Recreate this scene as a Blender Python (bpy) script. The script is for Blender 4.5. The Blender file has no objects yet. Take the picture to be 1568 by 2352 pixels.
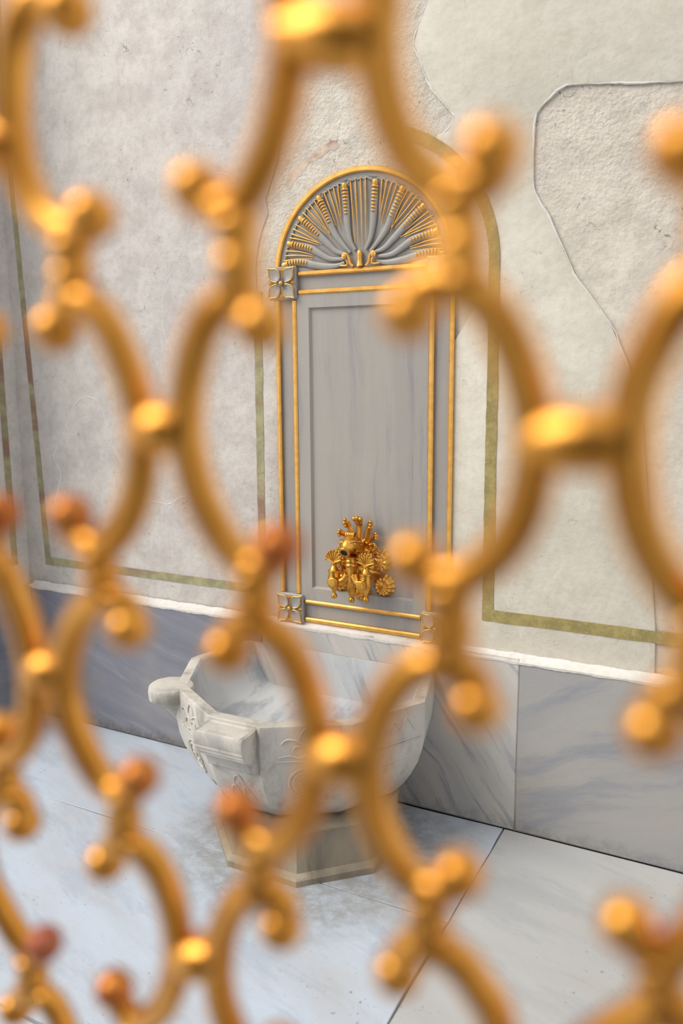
import bpy, bmesh, math, random
from mathutils import Vector, Matrix
random.seed(7)
sc = bpy.context.scene
COL = sc.collection

# ---------------------------------------------------------------- camera
cd = bpy.data.cameras.new('camera'); cam = bpy.data.objects.new('camera', cd); COL.objects.link(cam)
RGT, UPV, FWD = (Vector(v) for v in ((0.88723927, 0.46125506, -0.00708874), (-0.07145906, 0.15260249, 0.98570081), (-0.45574124, 0.87404591, -0.16835577)))
m = Matrix((RGT, UPV, -FWD)).transposed().to_4x4(); m.translation = (1.12955, -2.29846, 1.36901)
cam.matrix_world = m
cd.sensor_fit = 'HORIZONTAL'; cd.sensor_width = 24.0; cd.lens = 1900.267 / 1568 * 24.0
cd.clip_start = 0.02; cd.clip_end = 100
cd.dof.use_dof = True; cd.dof.focus_distance = 2.5; cd.dof.aperture_fstop = 1.75
sc.camera = cam

# ---------------------------------------------------------------- sky, sun, exposure
W = bpy.data.worlds.new('world'); sc.world = W; W.use_nodes = True
bg = W.node_tree.nodes['Background']; bg.inputs[0].default_value = (0.93, 0.96, 1.0, 1); bg.inputs[1].default_value = 1.0
sd = bpy.data.lights.new('sun', 'SUN'); sun = bpy.data.objects.new('sun', sd); COL.objects.link(sun)
sd.energy = 2.7; sd.angle = math.radians(38); sd.color = (1.0, 0.95, 0.87)
sun.rotation_euler = Vector((0.54, 0.50, -0.68)).to_track_quat('-Z', 'Y').to_euler()
vs = sc.view_settings
vs.view_transform = 'Standard'; vs.look = 'None'; vs.gamma = 1.0; vs.use_curve_mapping = False; vs.exposure = 0.23

# ---------------------------------------------------------------- materials
def srgb(r, g, b):
    f = lambda c: (c / 255 / 12.92) if c / 255 <= 0.04045 else ((c / 255 + 0.055) / 1.055) ** 2.4
    return (f(r), f(g), f(b), 1)

class NT:
    def __init__(s, name):
        s.m = bpy.data.materials.new(name); s.m.use_nodes = True; s.t = s.m.node_tree
        s.b = s.t.nodes['Principled BSDF']; s.pos = s.t.nodes.new('ShaderNodeNewGeometry').outputs['Position']
    def n(s, typ, **kw):
        x = s.t.nodes.new('ShaderNode' + typ)
        for k, v in kw.items(): setattr(x, k, v)
        return x
    def link(s, a, b): s.t.links.new(a, b)
    def setin(s, node, key, v):
        if hasattr(v, 'is_output') or isinstance(v, bpy.types.NodeSocket): s.link(v, node.inputs[key])
        else: node.inputs[key].default_value = v
    def map(s, rot=(0, 0, 0), scale=(1, 1, 1), loc=(0, 0, 0), src=None):
        x = s.n('Mapping'); s.link(src or s.pos, x.inputs[0])
        x.inputs['Rotation'].default_value = rot; x.inputs['Scale'].default_value = scale; x.inputs['Location'].default_value = loc
        return x.outputs[0]
    def noise(s, scale, detail=4, rough=0.55, dist=0.0, vec=None):
        x = s.n('TexNoise'); s.link(vec or s.pos, x.inputs['Vector'])
        x.inputs['Scale'].default_value = scale; x.inputs['Detail'].default_value = detail
        x.inputs['Roughness'].default_value = rough; x.inputs['Distortion'].default_value = dist
        return x.outputs[0]
    def ramp(s, src, a, b, lo=0.0, hi=1.0):
        x = s.n('MapRange', interpolation_type='SMOOTHSTEP'); s.link(src, x.inputs[0])
        x.inputs[1].default_value = a; x.inputs[2].default_value = b; x.inputs[3].default_value = lo; x.inputs[4].default_value = hi
        return x.outputs[0]
    def math(s, op, a, b=0.0, c=0.0):
        x = s.n('Math', operation=op)
        for i, v in enumerate((a, b, c)): s.setin(x, i, v)
        return x.outputs[0]
    def mix(s, f, a, b, mode='MIX'):
        x = s.n('Mix', data_type='RGBA', blend_type=mode)
        s.setin(x, 0, f); s.setin(x, 6, a); s.setin(x, 7, b)
        return x.outputs[2]
    def bump(s, h, strength=0.3, dist=0.01):
        x = s.n('Bump'); x.inputs['Strength'].default_value = strength; x.inputs['Distance'].default_value = dist
        s.link(h, x.inputs['Height']); s.link(x.outputs[0], s.b.inputs['Normal'])
    def sep(s):
        x = s.n('SeparateXYZ'); s.link(s.pos, x.inputs[0]); return x.outputs
    def done(s, color, rough=0.6, metal=0.0, spec=None):
        s.setin(s.b, 'Base Color', color); s.setin(s.b, 'Roughness', rough); s.setin(s.b, 'Metallic', metal)
        if spec is not None: s.b.inputs['Specular IOR Level'].default_value = spec
        return s.m

def plaster(name, c0, c1, c2, pit=0.35, fine=0.25, pitcol=(130, 120, 110), calm=False):
    t = NT(name)
    big = t.ramp(t.noise(1.7, 3, 0.6), 0.35, 0.65)
    mid = t.ramp(t.noise(9, 5, 0.65), 0.38, 0.66)
    sm = t.ramp(t.noise(55, 4, 0.7), 0.4, 0.7)
    col = t.mix(big, srgb(*c0), srgb(*c1))
    col = t.mix(t.math('MULTIPLY', mid, 0.8), col, srgb(*c2))
    col = t.mix(t.math('MULTIPLY', sm, 0.22), col, srgb(*pitcol))
    # trowel marks and small pits, clustered
    warp = t.noise(34, 5, 0.75, 1.2)
    clus = t.ramp(t.noise(4.2, 3, 0.6), 0.46, 0.66)
    pits = t.math('MULTIPLY', t.ramp(warp, 0.60, 0.72), clus)
    col = t.mix(t.math('MULTIPLY', pits, pit), col, srgb(*[int(c * 0.72) for c in pitcol]))
    h = t.math('ADD', t.math('MULTIPLY', t.noise(14, 6, 0.65), 0.6), t.math('MULTIPLY', t.noise(120, 3, 0.6), fine * 0.3))
    h = t.math('SUBTRACT', h, t.math('MULTIPLY', pits, 0.5))
    if calm:   # the coarse coat gives way to a smoother one lower down, along an uneven line
        z = t.math('ADD', t.sep()[2], t.math('MULTIPLY', t.math('SUBTRACT', t.noise(2.6, 5, 0.65), 0.5), 0.9))
        h = t.math('MULTIPLY', h, t.ramp(z, 1.45, 1.95, 0.22, 1.0))
    t.bump(h, 0.45 if fine < 0.6 else 0.8, 0.014 if fine < 0.6 else 0.02)
    return t.done(col, 0.85, 0, 0.25)

def marble(name, c0, c1, vein, rot=(0, 0, 0), stretch=(1, 1, 6), scale=2.2, veinamt=0.7, lo=0.49, hi=0.62, rough=0.42, extra=None, speck=0.25, bump=0.12):
    t = NT(name)
    w = t.n('TexNoise'); t.link(t.pos, w.inputs['Vector']); w.inputs['Scale'].default_value = 2.3; w.inputs['Detail'].default_value = 3
    off = t.n('VectorMath', operation='MULTIPLY_ADD'); t.link(w.outputs['Color'], off.inputs[0]); off.inputs[1].default_value = (0.12, 0.12, 0.12); t.link(t.pos, off.inputs[2])
    v = t.map((0, 0, 0), stretch, src=t.map(rot, (1, 1, 1), src=off.outputs[0]))
    soft = t.ramp(t.noise(scale * 0.6, 4, 0.6, vec=v), 0.36, 0.66)
    vn = t.ramp(t.noise(scale, 7, 0.68, vec=v), lo, hi)
    col = t.mix(soft, srgb(*c0), srgb(*c1))
    col = t.mix(t.math('MULTIPLY', vn, veinamt), col, srgb(*vein))
    col = t.mix(t.math('MULTIPLY', t.ramp(t.noise(70, 4, 0.75), 0.60, 0.74), speck), col, srgb(110, 106, 100))
    col = t.mix(t.math('MULTIPLY', t.ramp(t.noise(3.2, 4, 0.6), 0.45, 0.75), 0.22), col, srgb(170, 160, 142))
    if extra: col = extra(t, col)
    t.bump(t.math('ADD', t.noise(40, 5, 0.7), t.math('MULTIPLY', t.noise(260, 3, 0.6), 0.35)), bump, 0.006)
    return t.done(col, rough, 0, 0.4)

def gilt(name, c0, c1, rough=0.36, metal=0.85, wear=0.0, scale=26, coat=0.0):
    t = NT(name)
    n1 = t.ramp(t.noise(scale, 5, 0.65), 0.35, 0.68)
    col = t.mix(n1, srgb(*c0), srgb(*c1))
    if wear:
        col = t.mix(t.math('MULTIPLY', t.ramp(t.noise(scale * 3, 4, 0.7), 0.62, 0.72), wear), col, srgb(122, 70, 40))
    t.bump(t.noise(scale * 4, 4, 0.6), 0.12, 0.003)
    t.b.inputs['Coat Weight'].default_value = coat; t.b.inputs['Coat Roughness'].default_value = 0.28
    return t.done(col, rough, metal)

M = {}
M['plaster_grey'] = plaster('grey_plaster', (199, 192, 187), (206, 199, 190), (185, 177, 170), 0.75, 0.5, (146, 136, 122))
M['plaster_cream'] = plaster('cream_plaster', (198, 192, 178), (205, 199, 185), (190, 184, 169), 0.12, 0.15, (172, 160, 142))
M['plaster_rough'] = plaster('rough_plaster', (199, 191, 178), (207, 199, 186), (186, 178, 165), 0.6, 0.9, (146, 134, 118), True)
M['ridge'] = plaster('ridge_plaster', (212, 208, 202), (206, 200, 192), (216, 212, 206), 0.0, 0.2, (190, 180, 170))
M['lime'] = plaster('lime_mortar', (208, 204, 198), (198, 192, 184), (216, 213, 208), 0.2, 0.5, (170, 162, 150))

def paint_band(name, base, red):
    t = NT(name)
    n = t.noise(16, 5, 0.7)
    col = t.mix(t.ramp(n, 0.4, 0.62), srgb(*base), srgb(*[min(255, int(c * 1.16)) for c in base]))
    col = t.mix(t.math('MULTIPLY', t.ramp(t.noise(120, 3, 0.7), 0.5, 0.7), 0.35), col, srgb(176, 166, 138))
    if red:
        z = t.n('SeparateXYZ'); t.link(t.pos, z.inputs[0])
        r = t.ramp(t.noise(3.1, 4, 0.65, vec=t.map(scale=(0.6, 0.6, 1.6), loc=(0, 0, 0.9))), 0.51, 0.60)
        col = t.mix(t.math('MULTIPLY', r, red), col, srgb(138, 104, 92))
    t.bump(t.noise(60, 4, 0.6), 0.2, 0.004)
    return t.done(col, 0.85, 0, 0.2)
M['olive'] = paint_band('olive_paint', (134, 122, 78), 0.0)
M['red_old'] = paint_band('faded_red_paint', (178, 160, 144), 0.75)
M['olive_old'] = paint_band('worn_olive_paint', (138, 132, 102), 0.85)

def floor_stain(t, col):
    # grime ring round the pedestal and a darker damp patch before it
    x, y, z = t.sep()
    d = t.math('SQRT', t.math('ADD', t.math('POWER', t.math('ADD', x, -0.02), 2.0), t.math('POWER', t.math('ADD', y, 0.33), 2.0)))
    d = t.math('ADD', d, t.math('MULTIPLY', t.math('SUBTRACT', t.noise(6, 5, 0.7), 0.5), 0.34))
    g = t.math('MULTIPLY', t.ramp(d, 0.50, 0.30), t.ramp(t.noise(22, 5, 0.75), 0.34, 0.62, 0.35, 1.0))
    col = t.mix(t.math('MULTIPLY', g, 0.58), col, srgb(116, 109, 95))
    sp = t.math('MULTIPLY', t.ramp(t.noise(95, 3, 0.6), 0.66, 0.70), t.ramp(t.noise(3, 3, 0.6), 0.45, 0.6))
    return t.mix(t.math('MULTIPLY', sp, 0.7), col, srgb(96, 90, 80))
M['floor_blue'] = marble('blue_white_floor_marble', (179, 188, 200), (174, 179, 187), (150, 159, 173), (0, 0, 0.35), (1, 4, 1), 3.4, 0.4, rough=0.38, extra=floor_stain, speck=0.45)
M['floor_warm'] = marble('warm_white_floor_marble', (174, 174, 173), (167, 167, 167), (150, 151, 154), (0, 0, 0.3), (1, 4, 1), 2.0, 0.45, rough=0.42, extra=floor_stain)
M['floor_joint'] = NT('floor_joint'); M['floor_joint'] = M['floor_joint'].done(srgb(104, 98, 90), 0.95)
M['grout'] = NT('dark_joint'); M['grout'] = M['grout'].done(srgb(158, 150, 138), 0.95)

def skirt_stain(t, col, amt=0.3):
    x, y, z = t.sep()
    zz = t.math('ADD', z, t.math('MULTIPLY', t.math('SUBTRACT', t.noise(13, 6, 0.75), 0.5), 0.10))
    g = t.ramp(zz, 0.055, 0.008)
    g = t.math('MULTIPLY', g, t.ramp(t.noise(48, 4, 0.7), 0.38, 0.60, 0.25, 1.0))
    return t.mix(t.math('MULTIPLY', g, amt), col, srgb(86, 82, 74))
M['skirt_left'] = marble('grey_wainscot_marble', (124, 124, 132), (113, 114, 124), (146, 147, 155), (0, -0.30, 0), (0.7, 1, 9), 3.4, 0.35, 0.52, 0.66, rough=0.5, extra=lambda t, col: skirt_stain(t, col, 0.75))
M['skirt_mid'] = marble('streaked_wainscot_marble', (182, 178, 172), (168, 166, 164), (112, 117, 132), (0, 0.62, 0), (9.0, 1, 0.8), 2.4, 0.58, 0.53, 0.64, rough=0.45, extra=skirt_stain)
M['skirt_right'] = marble('clouded_wainscot_marble', (157, 154, 150), (146, 145, 146), (126, 130, 140), (0, 0.37, 0), (0.8, 1, 4.0), 1.5, 0.75, 0.47, 0.62, rough=0.5, extra=skirt_stain)
M['panel'] = marble('grey_panel_marble', (156, 149, 141), (147, 142, 136), (128, 126, 130), (0, 0, 0), (9, 1, 0.5), 1.7, 0.6, 0.5, 0.64, rough=0.4, speck=0.1)
M['shell'] = marble('grey_shell_marble', (150, 145, 138), (142, 138, 132), (126, 123, 121), (0, 0, 0), (2, 1, 1), 3, 0.5, rough=0.42, speck=0.1)
def basin_stain(t, col):
    x, y, z = t.sep()
    g = t.math('MULTIPLY', t.ramp(t.noise(7, 6, 0.75, vec=t.map(scale=(1.6, 1.6, 0.6))), 0.48, 0.68), 0.62)
    return t.mix(g, col, srgb(128, 117, 98))
M['basin'] = marble('carved_basin_marble', (192, 187, 178), (180, 175, 166), (150, 147, 146), (0.3, 0.5, 0), (3, 3, 0.8), 2.4, 0.55, rough=0.5, extra=basin_stain, speck=0.35, bump=0.22)
M['basin_in'] = marble('streaked_basin_inside', (192, 192, 191), (176, 178, 181), (128, 131, 140), (0.2, 0.4, 0), (6, 2, 0.8), 2.2, 0.55, 0.49, 0.62, rough=0.35, bump=0.15)
M['pedestal'] = marble('stained_pedestal_marble', (150, 138, 118), (132, 121, 103), (92, 85, 73), (0, 0, 0), (4, 4, 0.8), 3, 0.75, 0.45, 0.7, rough=0.6, extra=basin_stain, speck=0.5, bump=0.3)
M['gilt_strip'] = gilt('gilded_moulding', (226, 174, 92), (212, 156, 72), 0.42, 0.65, 0.25, 40)
M['gilt_tap'] = gilt('gilded_bronze', (216, 162, 74), (192, 134, 52), 0.28, 0.95, 0.0, 60)
M['gilt_iron'] = gilt('gilded_iron', (224, 158, 66), (208, 138, 48), 0.31, 1.0, 0.1, 22, 0.3)
M['gilt_red'] = gilt('red_primer_on_gilded_iron', (170, 96, 62), (146, 66, 48), 0.5, 0.3, 0.5, 40)
M['gilt_brown'] = gilt('worn_gilding_on_iron', (196, 126, 60), (178, 96, 48), 0.38, 0.85, 0.4, 40)
def wood():
    t = NT('added_wall_dark_wood')
    n = t.ramp(t.noise(3, 5, 0.6, vec=t.map(scale=(9, 9, 0.7))), 0.35, 0.65)
    return t.done(t.mix(n, srgb(92, 74, 56), srgb(70, 55, 42)), 0.7)
M['wood'] = wood()
M['dark'] = NT('spout_shade'); M['dark'] = M['dark'].done(srgb(22, 18, 14), 0.9)  # near-black colour painted as the shade inside the spout

# ---------------------------------------------------------------- mesh helpers
class G:
    """collects vertices and faces of one mesh"""
    def __init__(s): s.v = []; s.f = []
    def add(s, v, f):
        o = len(s.v); s.v += [tuple(x) for x in v]; s.f += [tuple(i + o for i in q) for q in f]; return s
    def build(s, name, mat, parent=None, smooth=True, sharp=0.7, **props):
        me = bpy.data.meshes.new(name); me.from_pydata(s.v, [], s.f); me.update()
        bm = bmesh.new(); bm.from_mesh(me); bmesh.ops.recalc_face_normals(bm, faces=bm.faces); bm.to_mesh(me); bm.free()
        return link(name, me, mat, parent, smooth, sharp, **props)

def link(name, me, mat, parent=None, smooth=True, sharp=0.7, **props):
    if mat and not me.materials: me.materials.append(M[mat])
    if smooth:
        me.polygons.foreach_set('use_smooth', [True] * len(me.polygons)); me.set_sharp_from_angle(angle=sharp)
    o = bpy.data.objects.new(name, me); COL.objects.link(o)
    if parent: o.parent = parent
    for k, v in props.items(): o[k] = v
    return o

def empty(name, loc=(0, 0, 0), **props):
    o = bpy.data.objects.new(name, None); COL.objects.link(o); o.empty_display_size = 0.05; o.location = loc
    for k, v in props.items(): o[k] = v
    return o

def smooth_path(pts, sub=5):
    """Catmull-Rom through the points"""
    P = [Vector(p) for p in pts]
    if len(P) < 3: return P
    Q = [2 * P[0] - P[1]] + P + [2 * P[-1] - P[-2]]
    out = []
    for i in range(1, len(Q) - 2):
        p0, p1, p2, p3 = Q[i - 1:i + 3]
        for k in range(sub):
            t = k / sub
            out.append(0.5 * ((2 * p1) + (p2 - p0) * t + (2 * p0 - 5 * p1 + 4 * p2 - p3) * t * t + (3 * p1 - p0 - 3 * p2 + p3) * t ** 3))
    out.append(P[-1]); return out

def tube(g, path, rad, seg=8, flat=1.0, up=None, cap=True):
    """rad: number or function of t in 0..1; flat squashes along 'up'"""
    P = [Vector(p) for p in path]; n = len(P)
    rf = rad if callable(rad) else (lambda t: rad)
    T = [(P[min(i + 1, n - 1)] - P[max(i - 1, 0)]).normalized() for i in range(n)]
    u = Vector(up) if up else (Vector((0, 0, 1)) if abs(T[0].z) < 0.9 else Vector((1, 0, 0)))
    V = []; F = []
    for i in range(n):
        if up: u = Vector(up)
        s = T[i].cross(u).normalized(); uu = s.cross(T[i]).normalized(); u = uu
        r = rf(i / (n - 1))
        for k in range(seg):
            a = 2 * math.pi * k / seg
            V.append(P[i] + s * (r * math.cos(a)) + uu * (r * flat * math.sin(a)))
    for i in range(n - 1):
        for k in range(seg):
            k2 = (k + 1) % seg
            F.append((i * seg + k, i * seg + k2, (i + 1) * seg + k2, (i + 1) * seg + k))
    if cap: F.append(tuple(range(seg))[::-1]); F.append(tuple((n - 1) * seg + k for k in range(seg)))
    return g.add(V, F)

def lathe(g, prof, seg=20, org=(0, 0, 0), axis=(0, 0, 1), flute=0, depth=0.0):
    """prof: list of (radius, height) along axis"""
    ax = Vector(axis).normalized(); a = Vector((1, 0, 0)) if abs(ax.x) < 0.9 else Vector((0, 1, 0))
    e = ax.cross(a).normalized(); f = ax.cross(e); o = Vector(org); V = []; F = []
    for r, h in prof:
        for k in range(seg):
            t = 2 * math.pi * k / seg; rr = r * (1 - depth * (0.5 + 0.5 * math.cos(flute * t))) if flute else r
            V.append(o + ax * h + (e * math.cos(t) + f * math.sin(t)) * rr)
    for i in range(len(prof) - 1):
        for k in range(seg):
            k2 = (k + 1) % seg; F.append((i * seg + k, i * seg + k2, (i + 1) * seg + k2, (i + 1) * seg + k))
    F.append(tuple(range(seg))[::-1]); F.append(tuple((len(prof) - 1) * seg + k for k in range(seg)))
    return g.add(V, F)

def ball(g, c, r, seg=14, rings=8, sc3=(1, 1, 1)):
    V = []; F = []
    c = Vector(c)
    for i in range(1, rings):
        ph = math.pi * i / rings
        for k in range(seg):
            t = 2 * math.pi * k / seg
            V.append(c + Vector((r * sc3[0] * math.sin(ph) * math.cos(t), r * sc3[1] * math.sin(ph) * math.sin(t), r * sc3[2] * math.cos(ph))))
    for i in range(rings - 2):
        for k in range(seg):
            k2 = (k + 1) % seg; F.append((i * seg + k, i * seg + k2, (i + 1) * seg + k2, (i + 1) * seg + k))
    n = len(V); V += [c + Vector((0, 0, r * sc3[2])), c - Vector((0, 0, r * sc3[2]))]
    for k in range(seg):
        k2 = (k + 1) % seg; F.append((n, k2, k)); b = (rings - 2) * seg; F.append((n + 1, b + k, b + k2))
    return g.add(V, F)

def slab_mesh(name, x0, x1, y0, y1, z0, z1, bev=0.003, seg=1, rough=0.0, cuts=0):
    bm = bmesh.new(); bmesh.ops.create_cube(bm, size=1)
    for v in bm.verts: v.co = ((x0 + x1) / 2 + v.co.x * (x1 - x0), (y0 + y1) / 2 + v.co.y * (y1 - y0), (z0 + z1) / 2 + v.co.z * (z1 - z0))
    if cuts:
        # uneven, chipped arrises: cut the long edges and nudge the new vertices
        bmesh.ops.subdivide_edges(bm, edges=[e for e in bm.edges if e.calc_length() > 0.2], cuts=cuts, use_grid_fill=True)
        for v in bm.verts:
            v.co += Vector((random.uniform(-1, 1), random.uniform(-1, 1), random.uniform(-1, 1))) * rough
    if bev:
        bmesh.ops.bevel(bm, geom=[e for e in bm.edges if e.calc_face_angle(0) > 0.8], offset=bev, segments=seg, affect='EDGES', profile=0.6)
    me = bpy.data.meshes.new(name); bm.to_mesh(me); bm.free(); return me

def slab(name, box, mat, parent=None, bev=0.003, rough=0.0, cuts=0, **props):
    return link(name, slab_mesh(name, *box, bev=bev, rough=rough, cuts=cuts), mat, parent, True, 0.6, **props)

def prism(name, outline, y0, y1, mat, parent=None, bev=0.0, **props):
    """outline in x,z; front at y0 (towards the courtyard), back at y1"""
    bm = bmesh.new()
    vs_ = [bm.verts.new((x, y1, z)) for x, z in outline]
    f = bm.faces.new(vs_)
    r = bmesh.ops.extrude_face_region(bm, geom=[f])
    for v in r['geom']:
        if isinstance(v, bmesh.types.BMVert): v.co.y = y0
    bmesh.ops.recalc_face_normals(bm, faces=bm.faces)
    if bev:
        ed = [e for e in bm.edges if all(abs(v.co.y - y0) < 1e-6 for v in e.verts)]
        bmesh.ops.bevel(bm, geom=ed, offset=bev, segments=2, affect='EDGES', profile=0.5)
    bmesh.ops.triangulate(bm, faces=[f for f in bm.faces if len(f.verts) > 4])
    me = bpy.data.meshes.new(name); bm.to_mesh(me); bm.free()
    return link(name, me, mat, parent, True, 0.6, **props)

def arc(cx, cz, r, a0, a1, n):
    return [(cx + r * math.cos(math.radians(a0 + (a1 - a0) * i / n)), cz + r * math.sin(math.radians(a0 + (a1 - a0) * i / n))) for i in range(n + 1)]

# ---- traced outlines in metres on the wall plane and on the plane of the grille
SCROLL = {'A': [(0.1156, -0.1113), (0.1053, -0.1192), (0.09, -0.117), (0.0784, -0.1031), (0.0716, -0.0792), (0.0714, -0.0514), (0.0809, -0.0302), (0.0982, -0.0171), (0.1128, -0.0178), (0.1175, -0.0224)], 'B': [(0.1984, -0.185), (0.215, -0.1607), (0.2258, -0.1263), (0.231, -0.1012), (0.232, -0.0825), (0.2291, -0.0671), (0.2245, -0.053), (0.2177, -0.0395), (0.2075, -0.0257), (0.1951, -0.0199), (0.184, -0.0232), (0.181, -0.0294)], 'Cc': [(0.3079, -0.1619), (0.2915, -0.1426), (0.2769, -0.1154), (0.2715, -0.0938), (0.2704, -0.0749), (0.2722, -0.058), (0.2766, -0.0436), (0.2846, -0.0295), (0.2971, -0.0206), (0.3093, -0.0195), (0.3171, -0.0241), (0.3162, -0.0309)], 'D': [(0.0852, 0.0308), (0.0931, 0.0197), (0.1072, 0.0173), (0.1205, 0.0302), (0.1295, 0.0489), (0.135, 0.0681), (0.1355, 0.0879), (0.13, 0.1108), (0.1187, 0.1304), (0.1038, 0.1441), (0.0911, 0.1443), (0.08, 0.138), (0.0803, 0.1301)], 'E': [(0.211, 0.0301), (0.2065, 0.0215), (0.1949, 0.0183), (0.1794, 0.0296), (0.1693, 0.0506), (0.1647, 0.0714), (0.1643, 0.0864), (0.1678, 0.1056), (0.1751, 0.1226), (0.1845, 0.1361), (0.198, 0.1445), (0.2095, 0.1409), (0.2137, 0.1322)], 'F': [(0.2822, 0.0265), (0.287, 0.0176), (0.2989, 0.0155), (0.3132, 0.0225), (0.3238, 0.0374), (0.3307, 0.0539), (0.3345, 0.0723), (0.334, 0.0913), (0.3292, 0.1096), (0.32, 0.1245), (0.305, 0.1359), (0.2911, 0.1368), (0.2839, 0.1302)], 'G': [(0.4068, 0.0394), (0.405, 0.0251), (0.3944, 0.0176), (0.3845, 0.0245), (0.3769, 0.0393), (0.3714, 0.0547), (0.3699, 0.0723), (0.3719, 0.0936), (0.3776, 0.1116), (0.3867, 0.1268), (0.3972, 0.1365), (0.4074, 0.1341), (0.4095, 0.1245)], 'H': [(0.385, 0.1887), (0.3874, 0.1759), (0.3965, 0.1703), (0.4062, 0.1774), (0.415, 0.1936), (0.4185, 0.2151), (0.4172, 0.2408), (0.4111, 0.2652), (0.401, 0.286), (0.3894, 0.2928), (0.3799, 0.2807)], 'I': [(0.1801, 0.1916), (0.1851, 0.1795), (0.1973, 0.1745), (0.211, 0.1798), (0.2214, 0.194), (0.2279, 0.2124), (0.2299, 0.2333), (0.2267, 0.256), (0.2189, 0.2783), (0.2055, 0.2967), (0.1901, 0.3002), (0.1801, 0.2939), (0.1786, 0.2844)], 'J': [(0.3123, 0.1945), (0.3102, 0.1821), (0.2971, 0.1774), (0.2814, 0.1835), (0.2681, 0.2015), (0.2601, 0.2236), (0.258, 0.2451), (0.2615, 0.2656), (0.27, 0.2825), (0.2825, 0.2942), (0.2971, 0.2928), (0.3047, 0.2818)], 'K': [(-0.005, 0.1784), (0.0031, 0.1668), (0.0177, 0.1699), (0.0286, 0.1931), (0.0336, 0.2145), (0.0334, 0.2372), (0.0273, 0.2618), (0.0157, 0.284), (-0.0005, 0.2973), (-0.0112, 0.2937), (-0.0055, 0.2808)], 'L': [(0.0322, 0.0309), (0.0179, 0.0237), (-0.0128, 0.0377), (-0.035, 0.0655), (-0.0442, 0.0866), (-0.0419, 0.1106), (-0.0236, 0.1363), (-0.0029, 0.1492), (0.0151, 0.1447), (0.0234, 0.1341)], 'M': [(0.1149, 0.1904), (0.1133, 0.1788), (0.0997, 0.1745), (0.0818, 0.1862), (0.0668, 0.2073), (0.0588, 0.2322), (0.0596, 0.2546), (0.0672, 0.2744), (0.0782, 0.2905), (0.0918, 0.297), (0.1058, 0.2917), (0.1109, 0.2827)], 'N': [(0.005, 0.3442), (0.0054, 0.3305), (-0.0083, 0.3279), (-0.0277, 0.3416), (-0.0433, 0.3699), (-0.044, 0.4015), (-0.031, 0.4253), (-0.0169, 0.4433), (-0.001, 0.4496), (0.0091, 0.4367)], 'Oo': [(-0.0307, 0.5074), (-0.0215, 0.4931), (-0.0028, 0.4849), (0.0125, 0.4948), (0.0238, 0.5155), (0.0249, 0.5414), (0.0144, 0.578)], 'P': [(0.0761, 0.3504), (0.0839, 0.3365), (0.0978, 0.3306), (0.1122, 0.3364), (0.1221, 0.351), (0.1274, 0.3733), (0.1272, 0.3981), (0.1206, 0.4231), (0.1076, 0.4484), (0.0886, 0.4655), (0.0761, 0.4626), (0.0706, 0.4471)], 'R': [(0.2033, 0.3497), (0.2046, 0.3361), (0.1922, 0.3323), (0.1773, 0.341), (0.1646, 0.3624), (0.1578, 0.3858), (0.1559, 0.408), (0.1593, 0.4284), (0.168, 0.4466), (0.1799, 0.4536), (0.1925, 0.4442), (0.1977, 0.4324)], 'T': [(0.2725, 0.3498), (0.2763, 0.3357), (0.2892, 0.3285), (0.3038, 0.331), (0.3149, 0.3427), (0.3238, 0.3579), (0.3306, 0.3792), (0.3312, 0.4108)], 'U': [(0.4192, 0.3309), (0.4117, 0.3199), (0.3979, 0.3194), (0.3826, 0.3321), (0.3725, 0.3561), (0.3678, 0.3834)], 'V': [(0.3928, -0.1022), (0.4025, -0.0723), (0.4054, -0.0525), (0.4034, -0.0328), (0.397, -0.0179), (0.3879, -0.0161), (0.3823, -0.024)]}
NECK = [[(0.1021, -0.0134), (0.0975, 0.0166)], [(0.2012, -0.0173), (0.1993, 0.0175)], [(0.3024, -0.0178), (0.3047, 0.0141)], [(0.0971, 0.1468), (0.0982, 0.1734)], [(0.1992, 0.1455), (0.1981, 0.1739)], [(0.3001, 0.1385), (0.3002, 0.1758)], [(0.0977, 0.2954), (0.0926, 0.3308)], [(0.1942, 0.3016), (0.1885, 0.3336)], [(0.2893, 0.298), (0.2892, 0.328)], [(0.3945, 0.2919), (0.3962, 0.3201)], [(-0.0082, 0.4543), (-0.0094, 0.4859)], [(-0.0051, 0.3), (-0.0094, 0.3273)], [(0.0088, 0.148), (0.0081, 0.1671)], [(0.3988, 0.1371), (0.398, 0.1697)], [(0.394, -0.0142), (0.3958, 0.0177)], [(0.0877, 0.467), (0.0873, 0.4922)]]
SIDE = [[(0.232, -0.0825), (0.2704, -0.0749)], [(0.1364, 0.0801), (0.164, 0.0789)], [(0.3346, 0.0757), (0.37, 0.0739)], [(0.0346, 0.2298), (0.0595, 0.2279)], [(0.2297, 0.2393), (0.2587, 0.2344)], [(0.127, 0.3998), (0.1575, 0.389)]]
GFRAME = [[0.71415, -1.98076, 1.42311], [0.99981, -0.01, -0.017], [-0.01612, 0.08237, -0.99647], [0.01136, 0.99655, 0.0822]]
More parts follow.
